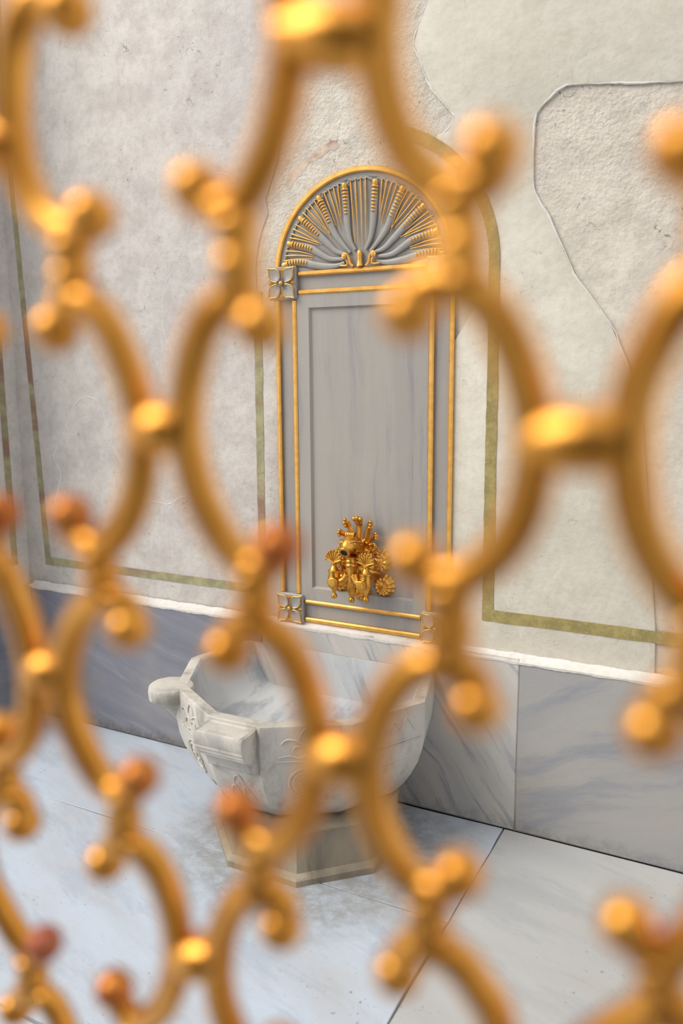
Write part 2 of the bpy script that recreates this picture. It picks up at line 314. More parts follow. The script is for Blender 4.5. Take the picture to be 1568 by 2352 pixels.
RIBS = [[(-0.2637, 1.6948), (-0.2272, 1.7009), (-0.1875, 1.6973), (-0.1484, 1.6876), (-0.1097, 1.6826), (-0.0791, 1.6827), (-0.0526, 1.6898)], [(-0.2441, 1.7585), (-0.2064, 1.7492), (-0.1672, 1.7381), (-0.1363, 1.7213), (-0.1018, 1.7043), (-0.0563, 1.7007)], [(-0.203, 1.8299), (-0.1701, 1.8037), (-0.1394, 1.7759), (-0.109, 1.7486), (-0.0787, 1.7238), (-0.0449, 1.7128)], [(-0.138, 1.8846), (-0.1193, 1.8477), (-0.1026, 1.8126), (-0.0858, 1.7775), (-0.0597, 1.745), (-0.0336, 1.7175)], [(-0.0509, 1.9123), (-0.0475, 1.8758), (-0.0448, 1.8378), (-0.0421, 1.7963), (-0.0334, 1.7542), (-0.0169, 1.7243)]]
LINES = [[[(-0.2587, 1.7379), (-0.2067, 1.7317), (-0.1597, 1.7196)], [(-0.261, 1.7231), (-0.2149, 1.7217), (-0.1617, 1.7154)], [(-0.2654, 1.7083), (-0.2191, 1.7103), (-0.1637, 1.7077)]], [[(-0.2438, 1.7767), (-0.1943, 1.7647), (-0.1417, 1.7487)], [(-0.2375, 1.7878), (-0.1824, 1.7687), (-0.1301, 1.7502)], [(-0.2313, 1.8021), (-0.1861, 1.7805), (-0.1397, 1.7541)], [(-0.2211, 1.8144), (-0.1859, 1.7935), (-0.1434, 1.7658)]], [[(-0.1948, 1.848), (-0.1583, 1.814), (-0.1144, 1.7765)], [(-0.1829, 1.8599), (-0.1465, 1.8227), (-0.101, 1.7787)], [(-0.171, 1.8701), (-0.1349, 1.8266), (-0.0973, 1.7671)], [(-0.1554, 1.8799), (-0.1271, 1.8355), (-0.101, 1.7787)]], [[(-0.1206, 1.9004), (-0.1003, 1.8491), (-0.08, 1.7979)], [(-0.1053, 1.9068), (-0.0851, 1.8509), (-0.0687, 1.7873)], [(-0.0883, 1.913), (-0.0756, 1.8596), (-0.063, 1.8044)], [(-0.0725, 1.9161), (-0.068, 1.8715), (-0.0628, 1.8235)]], [[(-0.0306, 1.9227), (-0.0248, 1.8422), (-0.0168, 1.7418)], [(-0.0148, 1.9272), (-0.0101, 1.8346), (-0.0068, 1.737)], [(0.0024, 1.9285), (0.0053, 1.8332), (0.005, 1.7355)], [(0.0186, 1.9283), (0.0191, 1.832), (0.0174, 1.7346)]]]
R_PATCH = [(0.2095, 2.3733), (0.1781, 2.3076), (0.1654, 2.2652), (0.1854, 2.2169), (0.2121, 2.1507), (0.2772, 2.0735), (0.2851, 2.0555), (0.2652, 2.0242), (0.237, 2.0153)]
R_ROUGH = [(0.8808, 2.0574), (0.7641, 2.0714), (0.69, 2.0818), (0.5915, 2.0917), (0.5364, 2.0565), (0.5144, 2.0295), (0.5117, 1.9704), (0.5144, 1.8493), (0.5603, 1.7673), (0.6202, 1.6403), (0.6387, 1.6056), (0.7279, 1.4898), (0.7646, 1.4105), (0.7959, 1.3314), (0.8223, 1.2409), (0.8415, 1.0804), (0.8648, 0.8459), (0.8854, 0.6663), (0.8891, 0.5555)]
RIDGE = [[(-0.5363, 2.0033), (-0.4772, 1.9903), (-0.4364, 1.9596)], [(-0.6322, 1.8982), (-0.6415, 1.8163), (-0.6811, 1.7493), (-0.741, 1.6675), (-0.7592, 1.6107), (-0.7591, 1.5086), (-0.7169, 1.4122)], [(-1.3998, 0.7081), (-1.3512, 0.8255), (-1.2912, 0.9795), (-1.3217, 1.0488), (-1.2746, 1.1173), (-1.2087, 1.2336), (-1.1616, 1.2729), (-1.1284, 1.2812), (-1.0767, 1.2594), (-1.0408, 1.1726), (-1.0148, 1.0936), (-0.9543, 1.0033)], [(-0.8618, 0.9127), (-0.8121, 0.9049), (-0.7627, 0.905), (-0.7226, 0.9265), (-0.6835, 0.9399)], [(0.3453, 1.4877), (0.3543, 1.4293), (0.3638, 1.3435), (0.3679, 1.2718), (0.3916, 1.256)], [(0.4533, 0.7508), (0.4883, 0.6628), (0.5297, 0.5758)], [(0.8867, 0.6419), (0.8851, 0.5673)], [(0.2095, 2.3733), (0.1781, 2.3076), (0.1654, 2.2652), (0.1854, 2.2169), (0.2121, 2.1507), (0.2772, 2.0735), (0.2851, 2.0555), (0.2652, 2.0242), (0.237, 2.0153)], [(0.8808, 2.0574), (0.7641, 2.0714), (0.69, 2.0818), (0.5915, 2.0917), (0.5364, 2.0565), (0.5144, 2.0295), (0.5117, 1.9704), (0.5144, 1.8493), (0.5603, 1.7673), (0.6202, 1.6403), (0.6387, 1.6056), (0.7279, 1.4898), (0.7646, 1.4105), (0.7959, 1.3314)], [(0.2568, 1.9853), (0.2851, 1.9761), (0.3295, 1.9651)]]
LEFTEDGE = [(-0.335, 1.90), (-0.289, 2.008), (-0.254, 2.154), (-0.231, 2.334), (-0.247, 2.48)]

# ================================================================ the setting
wall = slab('wall_back', (-3.8, 2.7, 0.012, 0.30, -0.05, 3.3), 'plaster_rough', bev=0, kind='structure', label='old plastered courtyard wall behind the fountain')
AX, AZ = 0.016, 1.66                     # centre of the painted arch
left = [(-1.52, 0.53), (-0.29, 0.53), (-0.29, 1.46), (-0.345, 1.56), (-0.375, 1.60)] + arc(AX, AZ, 0.395, 176, 150, 5) + \
       LEFTEDGE + [(-0.28, 2.8), (-0.3, 3.25), (-1.52, 3.25)]
prism('plaster_layer', left, 0.009, 0.02, 'plaster_grey', wall, 0.002)
cream = [(0.29, 0.53), (0.29, 1.44), (0.35, 1.53), (0.404, 1.56)] + arc(AX, AZ, 0.398, 4, 57, 7) + R_PATCH[::-1] + \
        [(0.235, 2.5), (0.225, 2.75), (0.26, 3.25), (2.65, 3.25), (2.65, 2.03), (1.6, 2.05), (1.1, 2.04)] + R_ROUGH + [(0.889, 0.53)]
prism('plaster_layer', cream, 0.005, 0.02, 'plaster_cream', wall, 0.003)

def ridge(pts, r=0.0026):
    P = []
    sp = smooth_path([(x, 0.0065 if pts[0][0] > 0 else 0.0095, z) for x, z in pts], 6)
    for p in sp: P.append(p + Vector((random.uniform(-1, 1) * 0.0012, 0, random.uniform(-1, 1) * 0.0012)))
    g = G(); ph = random.random() * 9
    tube(g, P, lambda t: 0.78 * r * (0.75 + 0.35 * math.sin(t * 37 + ph)) * min(1, 12 * t + .3, 12 * (1 - t) + .3), 6)
    g.build('plaster_ridge', 'ridge', wall)
for i, r in enumerate(RIDGE): ridge(r, (0.0020, 0.0023, 0.0028, 0.0030, 0.0026, 0.0034, 0.0028, 0.0036, 0.0036, 0.0026)[i])

def band(outline, mat, y0=0.0030, y1=0.010, rag=0.0011, step=0.035):
    # ragged brush edges
    P = []
    n = len(outline)
    for i in range(n):
        a = Vector(outline[i]); b = Vector(outline[(i + 1) % n]); L = (b - a).length
        k = max(1, int(L / step))
        for j in range(k):
            q = a.lerp(b, j / k); w = 0 if (j == 0 and rag < 0.002) else rag
            P.append((q.x + random.uniform(-w, w), q.y + random.uniform(-w, w)))
    return prism('painted_band', P, y0, y1, mat, wall)
# arch round the fountain and its right upright
arch_o = arc(AX, AZ, 0.412, 0, 72, 22); arch_i = arc(AX, AZ, 0.381, 0, 72, 22)
band(arch_o + arch_i[::-1], 'olive', 0.0028, 0.016)
arch_o = arc(AX, AZ, 0.402, 104, 136, 10); arch_i = arc(AX, AZ, 0.376, 104, 136, 10)
band(arch_o + arch_i[::-1], 'red_old', 0.0113, 0.016, 0.0055, 0.008)
band([(0.397, 1.66), (0.428, 1.66), (0.433, 0.668), (0.399, 0.632)], 'olive')
band([(0.399, 0.632), (0.433, 0.668), (0.94, 0.668), (2.6, 0.668), (2.6, 0.634), (0.94, 0.634)], 'olive')
# left panel frame
band([(-0.387, 1.62), (-0.357, 1.62), (-0.365, 0.617), (-0.392, 0.647)], 'olive_old', 0.0075, 0.012)
band([(-1.402, 0.617), (-0.365, 0.617), (-0.392, 0.647), (-1.374, 0.648)], 'olive_old', 0.0075, 0.012)
band([(-1.402, 0.617), (-1.374, 0.648), (-1.432, 2.03), (-1.44, 3.2), (-1.464, 3.2), (-1.456, 2.03)], 'olive_old', 0.0075, 0.012)

wl = slab('wall_left', (-1.95, -1.50, -0.34, 0.0118, 0.0, 3.3), 'plaster_grey', bev=0, kind='structure', label='plastered pier projecting from the fountain wall at the left corner')
g = G(); g.add([(-1.4985, -0.045, 0.617), (-1.4985, -0.075, 0.647), (-1.4985, -0.075, 3.1), (-1.4985, -0.045, 3.1)], [(0, 1, 2, 3)]); g.build('painted_band', 'olive_old', wl)
g = G(); g.add([(-1.4985, -0.045, 0.617), (-1.4985, -0.075, 0.647), (-1.4985, -0.29, 0.647), (-1.4985, -0.29, 0.617)], [(0, 1, 2, 3)]); g.build('painted_band', 'olive_old', wl)

base = slab('baseboard_back', (-1.50, 2.7, -0.0265, 0.0118, 0.0, 0.53), 'grout', bev=0, kind='structure', label='grey marble wainscot slabs along the foot of the wall')
for x0, x1, mt in ((-1.452, -0.3612, 'skirt_left'), (-0.3595, 0.5242, 'skirt_mid'), (0.5258, 1.62, 'skirt_right'), (1.623, 2.69, 'skirt_left'), (-3.78, -1.952, 'skirt_left')):
    slab('marble_slab', (x0, x1, -0.03, -0.004, 0.002, 0.532 + (0.004 if mt == 'skirt_mid' else 0)), mt, base, 0.003, 0.0012, 5)
def mortar(x0, x1, zt, ht, amp):
    n = int((x1 - x0) / 0.012); V = []; F = []
    w = [random.random() for _ in range(n + 1)]
    for i in range(n + 1):
        x = x0 + (x1 - x0) * i / n; a = amp * (w[i] * 0.5 + 0.5 * math.sin(i * 0.31) ** 2)
        V += [(x, -0.0315, zt - 0.004 - a), (x, -0.0325, zt + 0.001), (x, -0.004, zt + ht + a * 0.4), (x, 0.0058, zt + ht + 0.008 + a), (x, 0.0058, zt - 0.01)]
    for i in range(n):
        for k in range(5):
            k2 = (k + 1) % 5; F.append((i * 5 + k, i * 5 + k2, i * 5 + 5 + k2, i * 5 + 5 + k))
    F.append((0, 1, 2, 3, 4)); F.append(tuple(n * 5 + k for k in range(5)))
    G().add(V, F).build('mortar_fillet', 'lime', base, True, 1.2)
mortar(-1.47, -0.33, 0.531, 0.005, 0.005); mortar(-0.33, 0.33, 0.534, 0.003, 0.006); mortar(0.33, 2.68, 0.531, 0.006, 0.004)
bl = slab('baseboard_left', (-1.497, -1.455, -0.34, -0.032, 0.0, 0.53), 'grout', bev=0, kind='structure', label='grey marble wainscot slabs along the side wall')
for y0, y1 in ((-0.339, -0.033),):
    slab('marble_slab', (-1.47, -1.452, y0, y1, 0.006, 0.532), 'skirt_left', bl, 0.003, 0.001, 4)

floor = slab('floor', (-3.8, 3.2, -4.6, 0.05, -0.10, -0.012), 'floor_joint', bev=0, kind='structure', label='courtyard floor of large white marble slabs')
rows = [(-0.5160, -0.0305), (-1.2155, -0.5220), (-2.05, -1.2215), (-2.9, -2.054), (-3.75, -2.904), (-4.58, -3.754)]
for i, (y0, y1) in enumerate(rows):
    xs = [-1.45, -1.44 + 0.0, 0.493] if i < 2 else ([-1.45, -0.62, 0.40] if i % 2 == 0 else [-1.45, 0.10, 0.95])
    xs = sorted(set(xs))
    if xs[0] == -1.45 and xs[1] == -1.44: xs.pop(1)
    for a, b in zip(xs[:-1], xs[1:]): slab('floor_slab', (a + 0.0012, b - 0.0012, y0, y1, -0.03, random.uniform(-0.0015, 0.0015)), 'floor_blue', floor, 0.0007, 0.0018, 6)
for y0, y1 in ((-0.5160, -0.0305), (-1.2155, -0.5220), (-2.05, -1.2215), (-2.9, -2.054), (-3.75, -2.904), (-4.58, -3.754)):
    slab('floor_slab', (-3.7, -1.4522, y0, y1, -0.03, 0.0), 'floor_blue', floor, 0.0007, 0.0015, 6)
for y0, y1 in ((-1.21, -0.0335), (-2.05, -1.214), (-2.9, -2.054), (-3.75, -2.904), (-4.58, -3.754)):
    e = 0.4955 if y0 > -1.5 else (0.404 if y0 in (-2.05, -3.75) else 0.954)
    if y0 == -2.9 or y0 == -4.58: e = 0.954
    slab('floor_slab', (e, 1.72, y0, y1, -0.03, 0.001), 'floor_warm', floor, 0.0007, 0.0018, 6)
    slab('floor_slab', (1.724, 3.1, y0, y1, -0.03, -0.001), 'floor_blue', floor, 0.0007, 0.0018, 5)

slab('added_dark_wall', (-0.5, 3.2, -4.0, -3.7, -0.05, 3.0), 'wood', bev=0, kind='structure', label='unseen dark boarded wall added behind the camera for the gilding to reflect')  # unseen, added to give the gilding something dark to reflect

# ================================================================ fountain panel
fp = empty('marble_fountain', (0, 0, 0.55), label='tall grey marble wall fountain with gilded frame and shell arch', category='fountain')
FPM = Matrix.Translation((0, 0, -0.55))
def part(g, name, mat, parent=fp, sharp=0.7, **p):
    if parent is fp: g.v = [(x, y, z - 0.55) for x, y, z in g.v]
    return g.build(name, mat, parent, True, sharp, **p)
def fslab(name, box, mat, bev=0.002):
    x0, x1, y0, y1, z0, z1 = box
    o = slab(name, (x0, x1, y0, y1, z0 - 0.55, z1 - 0.55), mat, fp, bev); return o
ZS = 1.66
# back slab (rectangle under a half-round)
o = prism('slab', [(-0.301, 0.545 - 0.55), (0.301, 0.545 - 0.55), (0.301, ZS - 0.55)] + arc(0, ZS - 0.55, 0.301, 2, 178, 48) + [(-0.301, ZS - 0.55)], 0.008, 0.05, 'panel', fp)
# frame channel and raised field with a sunk centre
def rect_ring(name, o_, i_, yf, yb, mat, slope=0.004):
    (ox0, ox1, oz0, oz1), (ix0, ix1, iz0, iz1) = o_, i_
    A = [(ox0, oz0), (ox1, oz0), (ox1, oz1), (ox0, oz1)]; B = [(ix0, iz0), (ix1, iz0), (ix1, iz1), (ix0, iz1)]
    S = [(ix0 + slope, iz0 + slope), (ix1 - slope, iz0 + slope), (ix1 - slope, iz1 - slope), (ix0 + slope, iz1 - slope)]
    V = [(x, yb, z) for x, z in A] + [(x, yf, z) for x, z in A] + [(x, yf, z) for x, z in B] + [(x, yb, z) for x, z in S]
    F = []
    for r in range(3):
        for k in range(4):
            k2 = (k + 1) % 4; F.append((r * 4 + k, r * 4 + k2, r * 4 + 4 + k2, r * 4 + 4 + k))
    part(G().add(V, F), name, mat, sharp=0.3)
rect_ring('field_border', (-0.2215, 0.2215, 0.620, 1.604), (-0.179, 0.179, 0.664, 1.563), -0.001, 0.0078, 'panel', 0.006)
# gilded mouldings
def strip(x0, x1, z0, z1, y=-0.006):
    fslab('gilded_moulding', (x0, x1, y, 0.0079, z0, z1), 'gilt_strip', 0.004)
for s in (-1, 1):
    a, b = sorted((s * 0.285, s * 0.300)); strip(a, b, 0.638, 1.592)
    a, b = sorted((s * 0.2225, s * 0.2385)); strip(a, b, 0.638, 1.590)
strip(-0.2155, 0.2155, 1.659, 1.673); strip(-0.2155, 0.2155, 1.603, 1.617)
strip(-0.207, 0.207, 0.609, 0.622); strip(-0.207, 0.207, 0.547, 0.562)
V = []; F = []; N = 72
prof = [(0.2835, 0.0079), (0.2835, -0.002), (0.287, -0.006), (0.297, -0.006), (0.3005, -0.002), (0.3005, 0.0079)]
a0 = 5.9
for i in range(N + 1):
    t = math.radians(a0 + (180 - 2 * a0) * i / N)
    V += [(r * math.cos(t), y, ZS + r * math.sin(t)) for r, y in prof]
for i in range(N):
    for k in range(5): F.append((i * 6 + k, i * 6 + k + 1, i * 6 + 7 + k, i * 6 + 6 + k))
F += [tuple(range(6)), tuple(N * 6 + k for k in range(6))]
part(G().add(V, F), 'gilded_arch_moulding', 'gilt_strip')

# shell in the arch: a shallow fluted field
V = []; F = []; NA, NR = 120, 14
ribang = [100, 120.5, 140, 158.5, 172.5]
allr = sorted(ribang + [180 - a for a in ribang])
for i in range(NA + 1):
    t = 180 * i / NA
    # flutes sink between ribs
    d = min(abs(t - a) for a in allr)
    for j in range(NR + 1):
        r = 0.02 + 0.252 * j / NR
        y = 0.0070 - 0.0065 * min(1, d / 6.0) * (j / NR) ** 1.2 * (0.55 + 0.45 * math.cos(math.radians(d * 8)))
        V.append((r * math.cos(math.radians(t)), y, ZS + 0.014 + r * math.sin(math.radians(t)) * 0.955))
for i in range(NA):
    for j in range(NR):
        a = i * (NR + 1) + j; F.append((a, a + 1, a + NR + 2, a + NR + 1))
part(G().add(V, F), 'shell_field', 'shell', sharp=1.2)
# rim channel behind the cord
V = []; F = []
for i in range(73):
    t = math.radians(2.5 * i); c, s_ = math.cos(t), math.sin(t)
    V += [(0.284 * c, 0.0072, ZS + 0.284 * s_), (0.284 * c, 0.003, ZS + 0.284 * s_), (0.271 * c, 0.0035, ZS + 0.271 * s_), (0.2665 * c, 0.0075, ZS + 0.2665 * s_)]
for i in range(72):
    for k in range(3): F.append((i * 4 + k, i * 4 + k + 1, i * 4 + 5 + k, i * 4 + 4 + k))
part(G().add(V, F), 'shell_rim', 'shell', sharp=0.5)
# scalloped cord: one swag between each pair of ribs, looping round the rib tips
pts = []
for t10 in range(20, 1781, 6):
    t = t10 / 10; d = min(abs(t - a) for a in allr)
    r = 0.2655 + 0.0022 * math.sin(math.radians(t * 90))
    if d < 2.6: r -= 0.012 * (1 - d / 2.6)
    pts.append((r * math.cos(math.radians(t)), -0.0005, ZS + r * math.sin(math.radians(t))))
g = G(); tube(g, pts, 0.0026, 6); part(g, 'scalloped_cord', 'shell', sharp=1.2)

ribs = RIBS + [[(-x, z) for x, z in r] for r in RIBS]
for ri, r in enumerate(ribs):
    P = smooth_path([(x, 0.0008, z) for x, z in r], 6)
    g = G(); tube(g, P, lambda t: (0.0095 + 0.0035 * math.sin(math.pi * min(1, t * 1.1))) * (1 - 0.45 * t ** 2), 12, 0.52, up=(0, -1, 0))
    rb = part(g, 'shell_rib', 'shell', sharp=1.2)
    # gilded turns of the twisted end
    n = 9; L = 0.40 if ri % 5 else 0.30
    Q = P; tot = sum((Q[i + 1] - Q[i]).length for i in range(len(Q) - 1)); span = 0.078
    g = G(); acc = 0; targets = [0.004 + span * k / (n - 1) for k in range(n)]; ti = 0
    for i in range(len(Q) - 1):
        seg = (Q[i + 1] - Q[i]).length
        while ti < n and acc + seg >= targets[ti]:
            c = Q[i].lerp(Q[i + 1], (targets[ti] - acc) / seg); d = (Q[i + 1] - Q[i]).normalized(); k = ti / (n - 1)
            w = 0.0108 - 0.0040 * k; side = d.cross(Vector((0, -1, 0))).normalized()
            if ti == 0:
                tube(g, [c - d * 0.004 + Vector((0, -0.001, 0)), c + Vector((0, -0.003, 0)), c + d * 0.005 + Vector((0, -0.002, 0))], lambda t: 0.0102 - 0.002 * t, 8)
            else:
                tube(g, [c - side * w + Vector((0, -0.003, 0)), c - side * w * 0.6 + Vector((0, -0.0068, 0)), c + Vector((0, -0.0085, 0)) - d * 0.0008, c + side * w * 0.6 + Vector((0, -0.0068, 0)), c + side * w + Vector((0, -0.003, 0))], lambda t: 0.0034 - 0.0008 * k - 0.0008 * abs(2 * t - 1), 7)
            ti += 1
        acc += seg
    part(g, 'twisted_tip', 'gilt_strip', rb, sharp=1.2).location = (0, 0, -0.55)
secs = LINES[:4] + [[[(-x, z) for x, z in l] for l in S] for S in LINES[:4]] + [LINES[4]]
for S in secs:
    for l in S:
        P = smooth_path([(x, -0.0005, z) for x, z in l], 6)
        P = [p + Vector((0, -0.0010 * (1 - i / (len(P) - 1)), 0)) for i, p in enumerate(P)]
        g = G(); tube(g, P, lambda t: 0.0025 * (1 - 0.65 * t * t) * min(1, 0.5 + 8 * t), 6); part(g, 'gilded_flute_line', 'gilt_strip', sharp=1.2)
# volutes and bud at the hinge of the shell
for s in (-1, 1):
    P = [(s * 0.022, -0.004, 1.677), (s * 0.031, -0.006, 1.686), (s * 0.034, -0.007, 1.700), (s * 0.040, -0.008, 1.711)]
    cx, cz = s * 0.0475, 1.7065
    for k in range(14):
        t = math.radians(150 - k * 38); r = 0.0088 * (1 - k / 15)
        P.append((cx + s * r * math.cos(t), -0.009 - 0.0004 * k, cz + r * math.sin(t)))
    g = G(); tube(g, smooth_path(P, 3), lambda t: 0.0046 - 0.002 * t, 8); ball(g, (cx, -0.012, cz), 0.0055)
    part(g, 'gilded_volute', 'gilt_strip', sharp=1.2)
    P = [(s * 0.066, -0.002, 1.682), (s * 0.044, -0.004, 1.681), (s * 0.040, -0.005, 1.690), (s * 0.047, -0.006, 1.698)]
    g = G(); tube(g, smooth_path(P, 4), lambda t: 0.0026 + 0.001 * math.sin(t * 3), 7); part(g, 'gilded_volute', 'gilt_strip', sharp=1.2)
g = G(); lathe(g, [(0.001, -0.026), (0.011, -0.0235), (0.0085, -0.014), (0.0075, -0.002), (0.0088, 0.010), (0.0075, 0.019), (0.0035, 0.024), (0.0005, 0.025)], 16, (0, -0.003, 1.7), (0, 0, 1))
part(g, 'gilded_bud', 'gilt_strip')

# rosettes
def rosette(cx, cz, h):
    o = fslab('rosette', (cx - h, cx + h, -0.012, 0.0079, cz - h, cz + h), 'shell' if cz > 1 else 'panel', 0.004)
    def sub(g, name, mat): return part(G().add([(x, y, z - 0.55) for x, y, z in g.v], g.f), name, mat, o, 1.0)
    k = h / 0.051
    for q in range(4):
        a = math.radians(45 + 90 * q); c, s_ = math.cos(a), math.sin(a)
        T = lambda u, v, y: (cx + (u * c - v * s_) * k, y, cz + (u * s_ + v * c) * k)
        out = [(0.008, 0), (0.013, 0.009), (0.022, 0.0165), (0.034, 0.0215), (0.046, 0.018), (0.055, 0.0085), (0.067, 0)]
        outl = out + [(u, -v) for u, v in out[-2:0:-1]]
        n = len(outl)
        V = [T(u, v, -0.0125) for u, v in outl] + [T(0.035 + (u - 0.035) * 0.86, v * 0.80, -0.0185) for u, v in outl] + [T(0.012, 0, -0.014), T(0.036, 0, -0.0150), T(0.058, 0, -0.0175)]
        F = [(i, (i + 1) % n, n + (i + 1) % n, n + i) for i in range(n)]
        # two dished halves meeting in a midrib
        up = list(range(n, n + 7)); lo = [n] + list(range(n + n - 1, n + 5, -1))
        for side in (up, lo):
            for i in range(6):
                mid = 2 * n + (0 if i < 2 else (1 if i < 4 else 2)); F.append((side[i], side[i + 1], mid))
            F.append((side[2], 2 * n, 2 * n + 1)); F.append((side[4], 2 * n + 1, 2 * n + 2))
        sub(G().add(V, F), 'petal', 'shell' if cz > 1 else 'panel')
        g = G()
        for sg in (1, -1):
            tube(g, smooth_path([T(u, v * sg * 0.9, -0.0185) for u, v in out[1:]], 4), 0.0017, 6)
        sub(g, 'gilded_petal_edge', 'gilt_strip')
        a2 = math.radians(90 * q); c2, s2 = math.cos(a2), math.sin(a2)
        T2 = lambda u, v, y: (cx + (u * c2 - v * s2) * k, y, cz + (u * s2 + v * c2) * k)
        g = G(); g.add([T2(0.030, 0, -0.0125), T2(0.039, 0.008, -0.0125), T2(0.050, 0, -0.0125), T2(0.039, -0.008, -0.0125), T2(0.040, 0, -0.021)], [(0, 1, 4), (1, 2, 4), (2, 3, 4), (3, 0, 4)])
        sub(g, 'gilded_leaf_tip', 'gilt_strip')
    g = G(); ball(g, (cx, -0.016, cz), 0.0075 * k, sc3=(1, 1.2, 1)); sub(g, 'gilded_boss', 'gilt_strip')
for s in (-1, 1):
    rosette(s * 0.2675, 1.640, 0.0505); rosette(s * 0.259, 0.590, 0.049)

# ================================================================ gilded tap
tp = empty('fountain_tap', (0, 0.008, 0.64), label='gilded double tap with animal-head spout and leafy crest on the marble panel', category='tap')
def tpart(g, name, mat='gilt_tap', parent=tp, sharp=1.0):
    o = g.build(name, mat, parent, True, sharp)
    if parent is tp: o.location = (0, -0.008, -0.64)
    return o
# back plate: shell behind the spout
def scallop(cx, cz, R, y0, hgt, lobes, amp, ky=1.0, seg=72, rings=9):
    V = []; F = []
    for j in range(rings + 1):
        q = j / rings
        for k in range(seg):
            t = 2 * math.pi * k / seg; w = math.cos(lobes * t)
            r = R * q * (1 + amp * w * q)
            V.append((cx + r * math.cos(t), y0 - hgt * (1 - q ** 2.2) - hgt * 0.16 * w * q * (1 - q) * 2 - hgt * 0.12 * math.sin(q * 12), cz + r * math.sin(t) * ky))
    for j in range(rings):
        for k in range(seg):
            k2 = (k + 1) % seg; F.append((j * seg + k, j * seg + k2, (j + 1) * seg + k2, (j + 1) * seg + k))
    return G().add(V, F)
tpart(scallop(0, 0.772, 0.072, 0.006, 0.035, 22, 0.05, 1.0), 'back_plate')
for s in (-1, 1):
    tpart(scallop(s * 0.072, 0.778, 0.030, 0.006, 0.026, 9, 0.10, 1.25), 'scallop_lobe')
    tpart(scallop(s * 0.078, 0.700, 0.036, 0.006, 0.022, 13, 0.07, 1.05), 'scallop_lobe')
tpart(scallop(0, 0.672, 0.034, 0.006, 0.026, 9, 0.07, 0.9), 'scallop_lobe')
# beaded rim over the plate
g = G()
for k in range(15):
    t = math.radians(20 + 140 * k / 14); ball(g, (0.074 * math.cos(t), -0.012, 0.772 + 0.068 * math.sin(t)), 0.0052, 8, 6)
tpart(g, 'beaded_rim')
# palmette crest
for i, (tx, tz, w) in enumerate(((0, 0.919, 0.0185), (0.047, 0.901, 0.0155), (-0.047, 0.901, 0.0155), (0.068, 0.868, 0.0130), (-0.068, 0.868, 0.0130), (0.062, 0.838, 0.0095), (-0.062, 0.838, 0.0095))):
    s = 0 if tx == 0 else (1 if tx > 0 else -1)
    bx, bz = s * 0.010 + tx * 0.18, 0.824 - abs(tx) * 0.15
    mid = (bx + (tx - bx) * 0.35, -0.010, bz + (tz - bz) * 0.62)
    P = smooth_path([(bx, -0.008, bz), mid, (tx * 0.86, -0.018, tz - 0.006 * (1 if s else 3)), (tx, -0.026, tz - (0.004 if s else 0))], 5)
    g = G(); tube(g, P, lambda t: w * (0.42 + 0.58 * t ** 1.5) * (1 if t < 0.97 else 0.75), 12, 0.42, up=(0, -1, 0.02))
    e = Vector(P[-1]); d = (Vector(P[-1]) - Vector(P[-4])).normalized(); sd_ = d.cross(Vector((0, -1, 0))).normalized()
    for q in (-1, 0, 1): ball(g, e + sd_ * (q * w * 0.60) - d * (0.003 + 0.003 * abs(q)) + Vector((0, -0.003, 0)), w * 0.40, 10, 6)
    tpart(g, 'crest_leaf')
for s in (-1, 1):
    P = [(s * 0.048, -0.01, 0.800)] + [(s * (0.060 + 0.012 * (1 - k / 9) * math.cos(math.radians(200 - 50 * k))), -0.014, 0.815 + 0.012 * (1 - k / 9) * math.sin(math.radians(200 - 50 * k + 60))) for k in range(8)]
    g = G(); tube(g, smooth_path(P, 3), lambda t: 0.0042 - 0.001 * t, 8); tpart(g, 'crest_curl')
# spout with the animal head
g = G()
P = smooth_path([(0, -0.012, 0.796), (0, -0.036, 0.818), (0, -0.060, 0.836), (0, -0.082, 0.840), (0, -0.102, 0.833), (0, -0.113, 0.826)], 5)
tube(g, P, lambda t: 0.021 + 0.0115 * math.sin(min(1, t * 1.15) * math.pi) - 0.0035 * t, 18)
sp = tpart(g, 'spout_head')
e = Vector((0, -0.113, 0.826)); d = Vector((0, -0.84, -0.54)).normalized()
g = G(); lathe(g, [(0.0150, -0.004), (0.0185, 0.000), (0.0185, 0.004), (0.0150, 0.0065), (0.0115, 0.006), (0.0112, -0.002)], 20, e, d); tpart(g, 'spout_lip', 'gilt_tap', sp)
g = G(); lathe(g, [(0.0112, 0.0), (0.0112, 0.0050)], 16, e, d); tpart(g, 'spout_shade_plug', 'dark', sp)  # solid dark plug stands in for the shaded hollow of the mouth
g = G()
for s in (-1, 1):
    ball(g, (s * 0.0235, -0.092, 0.848), 0.0062, 10, 6)
    tube(g, smooth_path([(s * 0.010, -0.104, 0.851), (s * 0.022, -0.096, 0.857), (s * 0.030, -0.080, 0.854)], 3), 0.0032, 7)
    for k in range(5):
        z = 0.822 - 0.010 * k
        tube(g, smooth_path([(s * 0.024, -0.088 + 0.006 * k, z + 0.006), (s * 0.033, -0.074 + 0.006 * k, z - 0.002), (s * 0.029, -0.060 + 0.006 * k, z - 0.014)], 3), lambda t: 0.0048 * (1 - 0.6 * t), 7)
tpart(g, 'mane', 'gilt_tap', sp)
g = G()
for k in range(5):
    x = (k - 2) * 0.0056
    tube(g, smooth_path([(x, -0.078, 0.860), (x * 1.1, -0.080, 0.873), (x * 1.05, -0.070, 0.880), (x, -0.060, 0.873), (x, -0.058, 0.862)], 3), 0.0036, 7)
tpart(g, 'forelock', 'gilt_tap', sp)
